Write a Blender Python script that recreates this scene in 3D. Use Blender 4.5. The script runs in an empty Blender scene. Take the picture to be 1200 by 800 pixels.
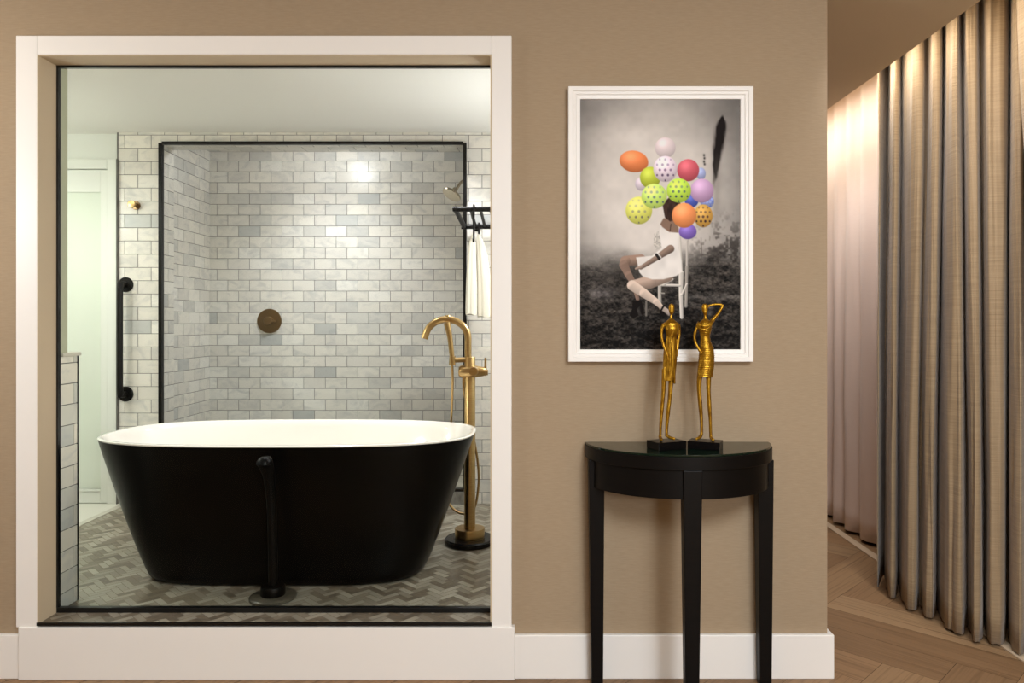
import bpy, math, random
import numpy as np
from mathutils import Vector, noise
random.seed(7)
S = bpy.context.scene
COL = S.collection
PI = math.pi

# ------------------------------------------------------------------ camera
F = 865.0                        # focal length in pixels of a 1200 px wide frame
EYE = 1.24
cd = bpy.data.cameras.new('camera'); cam = bpy.data.objects.new('camera', cd); COL.objects.link(cam)
cam.location = (0, 0, EYE); cam.rotation_euler = (PI/2, 0, 0)
cd.sensor_width = 36; cd.lens = F/1200*36
cd.shift_x = -20/1200; cd.shift_y = -23/1200
cd.clip_start = 0.05
S.camera = cam

# ------------------------------------------------------------------ light
S.view_settings.view_transform = 'Standard'
S.view_settings.look = 'None'
S.view_settings.gamma = 1
S.view_settings.use_curve_mapping = False
S.view_settings.exposure = 0.0
w = bpy.data.worlds.new('world'); S.world = w; w.use_nodes = True
w.node_tree.nodes['Background'].inputs[0].default_value = (1, .93, .85, 1)
w.node_tree.nodes['Background'].inputs[1].default_value = 0.05

def area(name, loc, aim, sx, sy, power, col):
    l = bpy.data.lights.new(name, 'AREA'); l.shape = 'RECTANGLE'; l.size = sx; l.size_y = sy
    l.energy = power; l.color = col
    o = bpy.data.objects.new(name, l); COL.objects.link(o); o.location = loc
    o.rotation_euler = (Vector(aim)-Vector(loc)).to_track_quat('-Z', 'Y').to_euler()
    return o
def spot(name, loc, aim, power, col, deg, blend=.6, size=.04):
    l = bpy.data.lights.new(name, 'SPOT'); l.energy = power; l.color = col
    l.spot_size = math.radians(deg); l.spot_blend = blend; l.shadow_soft_size = size
    o = bpy.data.objects.new(name, l); COL.objects.link(o); o.location = loc
    o.rotation_euler = (Vector(aim)-Vector(loc)).to_track_quat('-Z', 'Y').to_euler()
    return o
WARM = (.86, .93, 1.0)
def point(name, loc, power, col, r=.12):
    l = bpy.data.lights.new(name, 'POINT'); l.energy = power; l.color = col; l.shadow_soft_size = r
    o = bpy.data.objects.new(name, l); COL.objects.link(o); o.location = loc; return o
# bedroom: ceiling fitting behind the camera, unseen point lights added either side as fill
area('bedroom_ceiling_light', (.78, .1, 2.33), (.5, 1.0, 0), 1.3, 1.2, 108, WARM)
point('bedroom_left_fill', (-2.62, 1.62, 1.75), 42, WARM)
point('bedroom_rear_fill', (1.2, -1.3, 1.5), 135, WARM, .3)  # unseen light added to lift the bedroom ceiling
# hall end beside the sheer curtain
spot('hall_downlight', (1.35, 4.1, 2.34), (1.80, 4.25, .6), 18, (.95, .96, 1), 120, .8, .08)
spot('curtain_downlight', (1.2, 2.5, 2.34), (1.8, 2.95, 1.2), 20, (.95, .95, 1), 130, .8, .05)
# light strip hidden in the curtain pocket
area('curtain_cove_light', (1.625, 2.7, 2.50), (1.78, 2.7, 1.9), 5.6, .02, 31, (1, .93, .82))
# bathroom downlights, plus unseen fill lights added between them
COOL = (.93, .93, 1.0)
point('bathroom_fill_light', (.18, 3.45, 1.6), 18, COOL, .06)  # added out of view to brighten the bathroom ceiling
spot('tub_downlight', (-1.0, 3.30, 2.32), (-1.0, 3.34, .5), 46, COOL, 80, .8, .05)
spot('bathroom_downlight_right', (-.45, 3.9, 2.32), (-.45, 3.95, .2), 45, COOL, 120, .8, .05)
point('shower_downlight', (-1.30, 4.62, 2.395), 10, COOL, .03)
spot('shower_fill_spot', (-1.30, 4.45, 2.42), (-1.30, 5.0, .8), 84, COOL, 110, 1, .05)  # extra spot added to brighten the lower shower wall
point('toilet_room_fill_light', (-2.95, 3.25, 1.95), 13, (.95, 1, .95), .07)  # unseen light added to brighten the ceiling at the left
spot('doorway_downlight', (-2.55, 3.2, 2.32), (-2.65, 3.5, .2), 80, (.98, 1, .95), 150, .8, .08)

# ------------------------------------------------------------------ helpers
def lin(c):
    return tuple((v/255/12.92 if v/255 <= .04045 else ((v/255+.055)/1.055)**2.4) for v in c)
def rgba(c): return lin(c)+(1,)
def mat(name, col, rough=.5, metal=0, bump=None, var=None, coat=0, spec=.5, emit=None, sheen=0):
    """bump=(scale xyz, strength, dist)  var=(scale xyz, second colour, amount)"""
    m = bpy.data.materials.new(name); m.use_nodes = True
    nt = m.node_tree; N = nt.nodes; L = nt.links; b = N['Principled BSDF']
    b.inputs['Base Color'].default_value = rgba(col); b.inputs['Roughness'].default_value = rough
    b.inputs['Metallic'].default_value = metal; b.inputs['Specular IOR Level'].default_value = spec
    b.inputs['Coat Weight'].default_value = coat; b.inputs['Sheen Weight'].default_value = sheen
    tc = N.new('ShaderNodeTexCoord')
    def nz(scale, detail=4):
        mp = N.new('ShaderNodeMapping'); L.new(tc.outputs['Object'], mp.inputs[0])
        mp.inputs['Scale'].default_value = scale
        t = N.new('ShaderNodeTexNoise'); t.inputs['Scale'].default_value = 1; t.inputs['Detail'].default_value = detail
        L.new(mp.outputs[0], t.inputs['Vector']); return t
    if var:
        t = nz(var[0]); r = N.new('ShaderNodeMapRange'); r.inputs[1].default_value = .3; r.inputs[2].default_value = .7
        r.inputs[4].default_value = var[2]; L.new(t.outputs[0], r.inputs[0])
        mx = N.new('ShaderNodeMix'); mx.data_type = 'RGBA'
        mx.inputs[6].default_value = rgba(col); mx.inputs[7].default_value = rgba(var[1])
        L.new(r.outputs[0], mx.inputs[0]); L.new(mx.outputs[2], b.inputs['Base Color'])
    if bump:
        t = nz(bump[0]); bp = N.new('ShaderNodeBump'); bp.inputs['Strength'].default_value = bump[1]
        bp.inputs['Distance'].default_value = bump[2]
        L.new(t.outputs[0], bp.inputs['Height']); L.new(bp.outputs[0], b.inputs['Normal'])
    return m
def attr_mat(name, rough, vein=None, veinscale=(6,6,6), veinamt=.5, bumpd=0, stretch=None, spec=.5):
    """base colour = per-face colour attribute 'tint', with veins of a second colour"""
    m = bpy.data.materials.new(name); m.use_nodes = True
    nt = m.node_tree; N = nt.nodes; L = nt.links; b = N['Principled BSDF']
    b.inputs['Roughness'].default_value = rough; b.inputs['Specular IOR Level'].default_value = spec
    a = N.new('ShaderNodeAttribute'); a.attribute_name = 'tint'
    out = a.outputs['Color']
    if vein:
        uv = N.new('ShaderNodeAttribute'); uv.attribute_name = 'grain'
        mp = N.new('ShaderNodeMapping'); L.new(uv.outputs['Vector'], mp.inputs[0]); mp.inputs['Scale'].default_value = veinscale
        t = N.new('ShaderNodeTexNoise'); t.inputs['Scale'].default_value = 1; t.inputs['Detail'].default_value = 5
        t.inputs['Distortion'].default_value = 1.2
        L.new(mp.outputs[0], t.inputs['Vector'])
        r = N.new('ShaderNodeMapRange'); r.inputs[1].default_value = .48; r.inputs[2].default_value = .72; r.inputs[4].default_value = veinamt
        L.new(t.outputs[0], r.inputs[0])
        mx = N.new('ShaderNodeMix'); mx.data_type = 'RGBA'; mx.inputs[7].default_value = rgba(vein)
        L.new(r.outputs[0], mx.inputs[0]); L.new(out, mx.inputs[6]); L.new(mx.outputs[2], b.inputs['Base Color'])
        if bumpd:
            bp = N.new('ShaderNodeBump'); bp.inputs['Strength'].default_value = .3; bp.inputs['Distance'].default_value = bumpd
            L.new(t.outputs[0], bp.inputs['Height']); L.new(bp.outputs[0], b.inputs['Normal'])
    else:
        L.new(out, b.inputs['Base Color'])
    return m
def glass_mat(name, tint, rough=0.0, ior=1.45):
    m = bpy.data.materials.new(name); m.use_nodes = True
    nt = m.node_tree; N = nt.nodes; L = nt.links; N.remove(N['Principled BSDF'])
    out = N['Material Output']; tr = N.new('ShaderNodeBsdfTransparent'); tr.inputs[0].default_value = rgba(tint)
    gl = N.new('ShaderNodeBsdfGlossy'); gl.inputs['Roughness'].default_value = rough
    fr = N.new('ShaderNodeFresnel'); fr.inputs[0].default_value = ior
    mx = N.new('ShaderNodeMixShader'); L.new(fr.outputs[0], mx.inputs[0]); L.new(tr.outputs[0], mx.inputs[1]); L.new(gl.outputs[0], mx.inputs[2])
    L.new(mx.outputs[0], out.inputs[0]); return m

class MB:
    def __init__(s): s.v = []; s.f = []; s.m = []
    def add(s, v, f, mi=0):
        n = len(s.v); s.v += [tuple(p) for p in v]
        s.f += [tuple(i+n for i in q) for q in f]; s.m += [mi]*len(f); return s
    def box(s, x0, x1, y0, y1, z0, z1, mi=0):
        v = [(x0,y0,z0),(x1,y0,z0),(x1,y1,z0),(x0,y1,z0),(x0,y0,z1),(x1,y0,z1),(x1,y1,z1),(x0,y1,z1)]
        return s.add(v, [(0,3,2,1),(4,5,6,7),(0,1,5,4),(1,2,6,5),(2,3,7,6),(3,0,4,7)], mi)
    def loops(s, rings, cap=True, mi=0, closed=False):
        n = len(rings[0]); v = [p for r in rings for p in r]; f = []
        R = len(rings)
        for i in range(R-1 if not closed else R):
            a = i*n; b = ((i+1) % R)*n
            for j in range(n):
                k = (j+1) % n; f.append((a+j, a+k, b+k, b+j))
        if cap and not closed:
            f.append(tuple(range(n-1, -1, -1))); f.append(tuple((R-1)*n+j for j in range(n)))
        return s.add(v, f, mi)
    def tube(s, pts, r, seg=16, flat=1.0, res=0, mi=0, up=(0,1,0), flatv=None):
        """swept tube; r a number or one per point; flat squashes along 'up'"""
        pts = [Vector(p) for p in pts]
        rr = [r]*len(pts) if isinstance(r, (int, float)) else list(r)
        if res: pts, rr = smooth(pts, rr, res)
        rings = []; prev = Vector(up)
        for i, p in enumerate(pts):
            t = (pts[min(i+1, len(pts)-1)]-pts[max(i-1, 0)])
            if t.length < 1e-9: t = Vector((0,0,1))
            t.normalize()
            u = prev-t*prev.dot(t)
            if u.length < 1e-4: u = Vector((1,0,0))-t*t.x
            u.normalize(); prev = u; w_ = t.cross(u)
            rings.append([p+(w_*math.cos(a)+u*flat*math.sin(a))*rr[i] for a in [2*PI*j/seg for j in range(seg)]])
        return s.loops(rings, mi=mi)
    def lathe(s, prof, c, axis='z', seg=40, mi=0):
        """prof: (radius, height) pairs"""
        rings = []
        for r, h in prof:
            ring = []
            for j in range(seg):
                a = 2*PI*j/seg; x, y = r*math.cos(a), r*math.sin(a)
                q = {'z': (x, y, h), 'y': (x, h, -y), 'x': (h, x, y)}[axis]
                ring.append((c[0]+q[0], c[1]+q[1], c[2]+q[2]))
            rings.append(ring)
        return s.loops(rings, mi=mi)
    def build(s, name, mats, parent=None, smooth=False, bevel=0, seg=2, angle=40):
        if not isinstance(mats, (list, tuple)): mats = [mats]
        if parent is not None: org = ORG[parent.name]
        else:
            a = np.array(s.v); org = Vector(((a[:,0].min()+a[:,0].max())/2, (a[:,1].min()+a[:,1].max())/2, a[:,2].min()))
        me = bpy.data.meshes.new(name)
        me.from_pydata([(p[0]-org[0], p[1]-org[1], p[2]-org[2]) for p in s.v], [], s.f)
        for q in mats: me.materials.append(q)
        me.polygons.foreach_set('material_index', s.m)
        me.update()
        o = bpy.data.objects.new(name, me); COL.objects.link(o)
        if parent is not None: o.parent = parent
        else: o.location = org
        ORG[o.name] = Vector(org)
        if smooth:
            me.polygons.foreach_set('use_smooth', [True]*len(me.polygons))
            me.set_sharp_from_angle(angle=math.radians(angle))
        if bevel:
            b = o.modifiers.new('bevel', 'BEVEL'); b.width = bevel; b.segments = seg; b.limit_method = 'ANGLE'
        return o
ORG = {}
def smooth(pts, rr, res):
    P = []; R = []
    n = len(pts)
    for i in range(n-1):
        a, b, c, d = pts[max(i-1,0)], pts[i], pts[i+1], pts[min(i+2,n-1)]
        for k in range(res):
            t = k/res
            P.append(.5*((2*b)+(c-a)*t+(2*a-5*b+4*c-d)*t*t+(3*b-a-3*c+d)*t**3)); R.append(rr[i]*(1-t)+rr[i+1]*t)
    P.append(pts[-1]); R.append(rr[-1]); return P, R
def thing(name, loc, label, cat, rz=0, group=None):
    o = bpy.data.objects.new(name, None); COL.objects.link(o); o.empty_display_size = .1
    o.location = loc; ORG[o.name] = Vector(loc)
    return tag(o, label, cat, group)
def tag(o, label, cat, group=None):
    o['label'] = label; o['category'] = cat
    if group: o['group'] = group
    return o
def struct(o, label=None, cat=None):
    o['kind'] = 'structure'
    if label: o['label'] = label
    if cat: o['category'] = cat
    return o
def PX(px, Y): return (px-620)/F*Y           # measuring off the photograph, at distance Y
def PZ(py, Y): return EYE-(py-377)/F*Y

# ------------------------------------------------------------------ materials
M_wall = mat('linen_wallpaper', (168,148,122), .85, bump=((60,60,420), .35, .0012), var=((30,30,260), (154,133,107), .55), spec=.2)
M_ceil = mat('bedroom_ceiling_paint', (206,190,164), .9, var=((3,3,3), (202,186,160), .5), spec=.2)
M_white = mat('white_satin_paint', (243,239,233), .42, bump=((30,30,30), .05, .0005))
M_jamb = mat('painted_jamb_linen', (206,188,158), .6, bump=((80,80,80), .1, .0005))
M_bwhite = mat('bathroom_white_paint', (228,230,222), .6, bump=((20,20,20), .04, .0005))
M_bceil = mat('bathroom_ceiling_paint', (236,234,228), .8, bump=((20,20,20), .04, .0005))
M_black = mat('black_powder_coat', (10,10,10), .35, bump=((200,200,200), .05, .0003))
M_blackm = mat('matte_black_metal', (22,21,20), .38, metal=.6, bump=((300,300,300), .05, .0003))
M_brass = mat('brushed_brass', (192,162,112), .3, metal=1, bump=((30,30,900), .12, .0003), var=((20,20,300), (172,140,92), .6))
M_brassd = mat('antique_brass', (140,116,86), .35, metal=1, bump=((300,300,300), .1, .0003))
M_chrome = mat('brushed_nickel', (190,180,160), .22, metal=1, bump=((300,300,300), .05, .0002))
M_gold = mat('gold_leaf_metal', (180,138,40), .38, metal=.9, bump=((160,160,120), .6, .002), var=((70,70,50), (128,86,14), .9))
M_stoneblk = mat('black_marble', (7,6,7), .25, var=((40,40,40), (16,13,13), .5), spec=.2)
M_espresso = mat('espresso_lacquer', (10,8,7), .4, spec=.15, bump=((6,6,120), .12, .0005), var=((10,10,160), (18,14,12), .5))
M_glass = glass_mat('clear_window_glass', (252,253,251), 0, 1.13)
M_sglass = glass_mat('shower_glass', (252,253,252), 0, 1.3)
M_tglass = mat('green_table_glass', (12,30,20), .06, var=((3,3,3), (11,28,19), .5))
M_tile = attr_mat('marble_tile', .28, vein=(172,174,174), veinscale=(9,14,9), veinamt=.45, spec=.4)
M_grout = mat('grey_grout', (112,110,104), .9, var=((40,40,40), (102,100,94), .5))
M_ftile = attr_mat('taupe_marble_mosaic', .3, vein=(150,136,118), veinscale=(30,40,30), veinamt=.4, spec=.4)
M_fgrout = mat('mosaic_grout', (140,130,114), .9, var=((40,40,40), (128,118,104), .5))
M_wood = attr_mat('oiled_oak_plank', .5, vein=(96,70,46), veinscale=(1.6,70,1), veinamt=.6, bumpd=.0004, spec=.3)
M_wgap = mat('plank_joint', (70,50,34), .9, var=((40,40,40), (60,44,30), .5))
M_stone = mat('pale_marble', (205,200,184), .3, var=((14,14,20), (182,178,164), .8))
M_dstone = mat('dark_marble_curb', (96,92,86), .3, var=((30,10,20), (150,148,140), .9))
M_tubw = mat('white_acrylic', (245,240,232), .12, coat=.5, bump=((5,5,5), .01, .0003))
M_tubb = mat('black_acrylic', (3,3,3), .3, spec=.12, bump=((5,5,5), .01, .0003))
M_towel = mat('cream_terry', (236,230,212), .95, bump=((500,500,500), .6, .002), sheen=.4)
M_frost = mat('frosted_green_glass', (222,227,215), .7, var=((2,2,2), (216,225,208), .6), spec=.4)

# ------------------------------------------------------------------ tiles and planks
def set_tint(o, cols, grains):
    me = o.data
    ca = me.color_attributes.new('tint', 'FLOAT_COLOR', 'CORNER')
    gr = me.attributes.new('grain', 'FLOAT_VECTOR', 'CORNER')
    C_ = []; G = []
    for p, c in zip(me.polygons, cols):
        for _ in p.loop_indices: C_ += [c[0], c[1], c[2], 1]
    for g in grains: G += g
    ca.data.foreach_set('color', C_); gr.data.foreach_set('vector', G)
def tiled(name, o, u, v, n, regions, pitch, phase, pal, gap=.0030, rise=.0012, parent=None):
    """running-bond tiles as real slabs with grout behind; u,v,n unit axes; regions (u0,u1,v0,v1)"""
    o, u, v, n = Vector(o), Vector(u), Vector(v), Vector(n)
    pu, pv = pitch; mb = MB(); cols = []; grains = []
    P = lambda a, b, h=0: o+u*a+v*b+n*h
    for (u0, u1, v0, v1) in regions:
        mb.add([P(u0,v0), P(u1,v0), P(u1,v1), P(u0,v1)], [(0,1,2,3)], 1); cols.append((.3,.3,.3)); grains += [[0,0,0]]*4
        j0 = math.floor((v0-phase[1])/pv)
        for j in range(j0, math.ceil((v1-phase[1])/pv)+1):
            off = phase[0]+(pu/2 if j % 2 else 0)
            i0 = math.floor((u0-off)/pu)
            for i in range(i0, math.ceil((u1-off)/pu)+1):
                a0 = max(off+i*pu+gap/2, u0); a1 = min(off+(i+1)*pu-gap/2, u1)
                b0 = max(phase[1]+j*pv+gap/2, v0); b1 = min(phase[1]+(j+1)*pv-gap/2, v1)
                if a1-a0 < .003 or b1-b0 < .003: continue
                c = random.choices(pal[0], pal[1])[0]; k = random.uniform(.95, 1.04)
                c = tuple(q*k for q in lin(c)); s0 = (random.uniform(0,50), random.uniform(0,50), random.uniform(0,50))
                e = .0008
                q = [P(a0,b0), P(a1,b0), P(a1,b1), P(a0,b1), P(a0+e,b0+e,rise), P(a1-e,b0+e,rise), P(a1-e,b1-e,rise), P(a0+e,b1-e,rise)]
                fs = [(4,5,6,7),(0,1,5,4),(1,2,6,5),(2,3,7,6),(3,0,4,7)]
                mb.add(q, fs, 0)
                uvq = [(a0,b0),(a1,b0),(a1,b1),(a0,b1)]*2
                for f in fs:
                    cols.append(c); grains += [[uvq[x][0]+s0[0], uvq[x][1]+s0[1], s0[2]] for x in f]
    ob = mb.build(name, [M_tile, M_grout], parent); set_tint(ob, cols, grains); return ob
def clip(poly, x0, x1, y0, y1):
    for ax, lim, sg in ((0,x0,1),(0,x1,-1),(1,y0,1),(1,y1,-1)):
        out = []
        for i in range(len(poly)):
            a, b = poly[i-1], poly[i]; da = (a[ax]-lim)*sg; db = (b[ax]-lim)*sg
            if (da >= 0) != (db >= 0):
                t = da/(da-db); out.append(tuple(a[k]+(b[k]-a[k])*t for k in range(len(a))))
            if db >= 0: out.append(b)
        poly = out
        if len(poly) < 3: return []
    return poly
def herring(name, rects, z, wd, n, ang, shift, pal, mats, gap, rise=.0012):
    """herringbone of bricks wd x n*wd turned by ang, cut to the rectangles"""
    ca, sa = math.cos(ang), math.sin(ang); mb = MB(); cols = []; grains = []
    for (x0, x1, y0, y1) in rects:
        mb.add([(x0,y0,z-rise),(x1,y0,z-rise),(x1,y1,z-rise),(x0,y1,z-rise)], [(0,1,2,3)], 1); cols.append((.2,.2,.2)); grains += [[0,0,0]]*4
        cx, cy = (x0+x1)/2, (y0+y1)/2; rad = math.hypot(x1-x0, y1-y0)/2+wd*n
        # centre in brick units
        px, py = cx-shift[0], cy-shift[1]; bu, bv = (px*ca+py*sa)/wd, (-px*sa+py*ca)/wd; R = int(rad/wd)+n+2
        for i in range(int(bu)-R, int(bu)+R):
            j0 = int((bv-R-i)/(2*n))-1; j1 = int((bv+R-i)/(2*n))+1
            for j in range(j0, j1+1):
                oy = i+2*n*j
                for (a0, a1, b0, b1, ori) in ((i, i+n, oy, oy+1, 0), (i, i+1, oy+1, oy+1+n, 1)):
                    g = gap/2/wd
                    L_ = random.Random(i*7919+j*104729+ori).random
                    q = []
                    s1, s2 = L_()*40, L_()*40
                    for (a, b) in ((a0+g,b0+g),(a1-g,b0+g),(a1-g,b1-g),(a0+g,b1-g)):
                        A, B = a*wd, b*wd; gu, gv = ((A, B) if ori == 0 else (B, A))
                        q.append((A*ca-B*sa+shift[0], A*sa+B*ca+shift[1], gu+s1, gv+s2))
                    if max(p[0] for p in q) < x0 or min(p[0] for p in q) > x1 or max(p[1] for p in q) < y0 or min(p[1] for p in q) > y1: continue
                    q = clip(q, x0, x1, y0, y1)
                    if len(q) < 3: continue
                    c = pal[int(L_()*len(pal))]; k = .93+.14*L_()
                    mb.add([(p[0], p[1], z) for p in q], [tuple(range(len(q)))], 0)
                    cols.append(tuple(t*k for t in lin(c))); grains += [[p[2], p[3], s1] for p in q]
    ob = mb.build(name, mats); set_tint(ob, cols, grains); return ob

# ------------------------------------------------------------------ the bedroom shell
WY = 2.58            # front face of the partition wall
BZ = .194            # bathroom floor height
CZ = 2.378           # bedroom ceiling
CE = 1.60            # edge of the ceiling where the curtain pocket starts
XL, XR = -2.75, 2.05
WX = 1.042           # outer corner of the partition wall
herr_wood = [(148,118,86),(138,108,78),(154,125,93),(130,101,72),(148,116,84)]
struct(herring('floor', [(XL, XR, -2.4, WY), (WX, XR, WY, 6.2)], 0, .19, 5, -PI/4, (.21, 3.22), herr_wood, [M_wood, M_wgap], .0015))
b = MB(); b.box(XL, CE, -2.4, WY+.02, CZ, 2.80); b.box(WX, CE, WY+.02, 6.2, CZ, 2.80)
struct(b.build('ceiling', M_ceil, bevel=.002))
struct(MB().box(CE, XR+.1, -2.4, 6.2, 2.80, 2.86).build('ceiling_pocket', M_ceil))
OX0, OX1 = PX(44, 2.56), PX(576, 2.56)           # opening in the wall
OZ0, OZ1 = BZ-.004, PZ(64, 2.56)
b = MB()
BT = OX0
b.box(XL, OX0, WY, WY+.14, 0, CZ)
b.box(OX1, WX, WY, WY+.14, 0, CZ)
b.box(OX0, OX1, WY, WY+.085, OZ1, CZ)
b.box(OX0, OX1, WY, WY+.14, 0, OZ0-.02)
struct(b.build('wall_front', M_wall))
struct(MB().box(WX-.14, WX, WY+.14, 6.2, 0, CZ).build('wall_return', M_wall))
struct(MB().box(XL-.1, XL, -2.4, WY+.14, 0, CZ).build('wall_left', M_wall))
struct(MB().box(XR, XR+.1, -2.4, 6.2, 0, 2.8).build('wall_right', M_wall))
struct(MB().box(XL-.1, XR+.1, -2.5, -2.4, 0, 2.8).build('wall_rear', M_wall))
struct(MB().box(WX-.14, XR+.1, 6.2, 6.3, 0, 2.8).build('wall_hall_end', M_wall))
# baseboards
bb = .153
struct(MB().box(XL, PX(22, WY-.02), WY-.018, WY, 0, bb).build('baseboard_left', M_white, bevel=.003))
struct(MB().box(PX(603, WY-.02), WX+.018, WY-.018, WY, 0, bb).build('baseboard_right', M_white, bevel=.003))
struct(MB().box(WX, WX+.018, WY, 6.2, 0, bb).build('baseboard_return', M_white, bevel=.003))
struct(MB().box(1.80, 1.845, -2.4, 6.2, 0, .006).build('floor_strip_1', mat('pale_floor_strip', (206,186,160), .5, var=((30,4,4),(192,170,144),.6)), bevel=.001))  # paler strip on the floor along the curtain line

# ------------------------------------------------------------------ interior window
CY = 2.558
t_ = .004
GY = 2.655
wn = thing('window_1', ((OX0+OX1)/2, WY, 0), None, None); del wn['label']; del wn['category']; wn['kind'] = 'structure'
def casing(x0, x1, z0, z1, name):      # flat board with a small bead on its inner and outer edges
    c = MB(); c.box(x0, x1, CY, WY, z0, z1); return c.build(name, M_white, wn, bevel=.0025)
cx0, cx1, cz1 = PX(18.5, CY), PX(599.5, CY), PZ(41.5, CY)
casing(cx0, OX0, PZ(735, CY), cz1, 'side_casing')
casing(OX1, cx1, PZ(735, CY), cz1, 'side_casing')
casing(OX0, OX1, OZ1, cz1, 'head_casing')
c = MB(); c.box(PX(21, CY-.006), PX(603, CY-.006), CY-.006, WY, 0, PZ(735, CY-.006)); c.build('apron_board', M_white, wn, bevel=.003)
M_sage = mat('sage_inner_jamb', (172,172,146), .6, bump=((80,80,80), .1, .0005))  # greener tone for the jamb behind the glass
c = MB(); c.box(OX0, OX0+t_, GY+.012, WY+.14, OZ0, OZ1); c.build('inner_jamb', M_sage, wn)
c = MB(); c.box(OX0, OX0+t_, CY, GY+.012, OZ0, OZ1); c.box(OX0, OX1, CY+.001, WY+.085, OZ1-t_, OZ1); c.box(OX1-t_, OX1, CY, WY+.14, OZ0, OZ1)
c.build('jamb_lining', M_jamb, wn)
c = MB(); c.box(OX0, OX1, CY-.004, CY+.004, PZ(732.5, CY), PZ(729, CY)); c.build('sill_edge_trim', M_black, wn)
gx0, gx1 = OX0+t_, OX1-t_
gzt = OZ1-t_
c = MB(); c.box(gx0, gx1, GY, GY+.02, BZ, BZ+.018); c.build('bottom_channel', M_black, wn, bevel=.001)
c = MB(); c.box(gx0, gx1, GY, GY+.016, gzt-.007, gzt); c.box(gx0, gx0+.006, GY, GY+.016, BZ+.018, gzt-.007); c.build('black_gasket', M_black, wn)
c = MB(); c.box(gx0+.003, gx1, GY+.004, GY+.012, BZ+.01, gzt-.003); c.build('window_pane', M_glass, wn)

# ------------------------------------------------------------------ bathroom shell
FY = 4.25            # far tiled wall
AY = 5.19            # back of the shower
BXL, BXR = -3.3, .35
BCZ = 2.33
pal_m = [(148,141,125),(116,106,90),(164,157,141),(134,125,109),(104,94,79),(156,149,133)]
struct(herring('floor_bathroom', [(OX0, OX1, CY+.004, WY+.14), (-2.30, BXR, WY+.14, FY)], BZ, .0265, 3, PI/4, (.01, .004), pal_m, [M_ftile, M_fgrout], .0022))
struct(MB().box(-2.34, -2.30, WY+.14, FY, BZ-.03, BZ+.003).build('trim_2', M_stone, bevel=.001))
struct(MB().box(BXL, -2.34, WY+.14, FY, BZ-.03, BZ+.001).build('floor_toilet_room', mat('pale_floor_stone', (222,220,208), .35, var=((5,5,5),(214,212,200),.5))))
struct(MB().box(BXL, BXR, WY+.085, FY+.16, BCZ, BCZ+.03).build('ceiling_bathroom', M_bceil))
struct(MB().box(BXL-.1, BXL, WY+.14, AY, 0, BCZ+.2).build('wall_bathroom_left', M_bwhite))
struct(MB().box(BXR, BXR+.1, WY+.14, FY, 0, BCZ).build('wall_bathroom_right', M_bwhite))
PAL = ([(232,227,217),(226,221,212),(214,211,204),(196,196,192),(236,232,224)], [5,4.5,2,.45,3])
SX0, SX1 = PX(188, FY), PX(545, FY)       # shower opening
SZ1 = PZ(168, FY)
TX0 = PX(139, FY)
ph = (PX(177.2, FY), PZ(173.7, FY))
struct(tiled('wall_bathroom_far', (0, FY, 0), (1,0,0), (0,0,1), (0,-1,0),
       [(TX0, SX0, BZ, BCZ), (SX1, BXR, BZ, BCZ), (SX0, SX1, SZ1, BCZ)], (.1524,.0762), ph, PAL))
b = MB(); b.box(TX0-.01, SX0-.001, FY+.001, FY+.16, 0, BCZ+.15); b.box(SX1+.001, BXR, FY+.001, FY+.16, 0, BCZ+.15); b.box(SX0-.001, SX1+.001, FY+.001, FY+.16, SZ1+.001, BCZ+.15)
struct(b.build('wall_shower_core', M_grout))
AX0, AX1, AZ1 = PX(246, AY), -.355, PZ(178, AY)
struct(tiled('wall_shower_back', (0, AY, 0), (1,0,0), (0,0,1), (0,-1,0), [(AX0, AX1, BZ-.05, AZ1)], (.1524,.0762), (PX(267, AY), PZ(188.5, AY)), PAL))
struct(tiled('wall_shower_left', (AX0, 0, 0), (0,1,0), (0,0,1), (1,0,0), [(FY+.16, AY, BZ-.05, AZ1)], (.1524,.0762), (AY-.09, PZ(188.5, AY)), PAL))
struct(tiled('wall_shower_right', (AX1, 0, 0), (0,1,0), (0,0,1), (-1,0,0), [(FY+.16, AY, BZ-.05, AZ1)], (.1524,.0762), (AY-.05, PZ(188.5, AY)), PAL))
struct(tiled('trim_3', (SX0, 0, 0), (0,1,0), (0,0,1), (1,0,0), [(FY-.001, FY+.16, BZ, SZ1)], (.1524,.0762), (FY+.09, ph[1]), PAL))
struct(tiled('ceiling_shower', (0, 0, AZ1), (1,0,0), (0,1,0), (0,0,-1), [(AX0, AX1, FY+.16, AY)], (.1524,.0762), (PX(267, AY)+.03, AY), PAL))
struct(MB().box(AX0, AX1, FY+.12, AY, BZ-.07, BZ-.05).build('floor_shower', M_stone))
struct(MB().box(SX0, SX1, FY-.02, FY+.12, BZ-.02, BZ+.072).build('trim_4', M_dstone, bevel=.003))
struct(tiled('trim_9', (0, 0, SZ1), (1,0,0), (0,1,0), (0,0,-1), [(SX0, SX1, FY+.012, FY+.16)], (.1524,.0762), (ph[0], FY+.012), PAL))
# tiled ledge behind the left jamb: wainscot with cap and black edge
LY = 2.775
LZ = PZ(417, 2.74)
lx = OX0+t_
struct(tiled('trim_5', (lx+.0005, 0, 0), (0,1,0), (0,0,1), (1,0,0), [(GY+.021, LY, BZ, LZ)], (.6,.0762), (GY-.2, .25-.6*0), ([(222,216,200),(206,203,190),(196,196,186)], [3,2,1]), rise=.002))
b = MB(); b.box(-2.6, lx, WY+.14, LY, BZ, LZ); struct(b.build('trim_6', M_grout))
b = MB(); b.box(-2.6, lx+.012, GY+.021, LY+.012, LZ, LZ+.013); struct(b.build('trim_7', M_stone, bevel=.003))
b = MB(); b.box(lx-.004, lx+.004, LY-.001, LY+.006, BZ, LZ); struct(b.build('trim_8', M_black))

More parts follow.
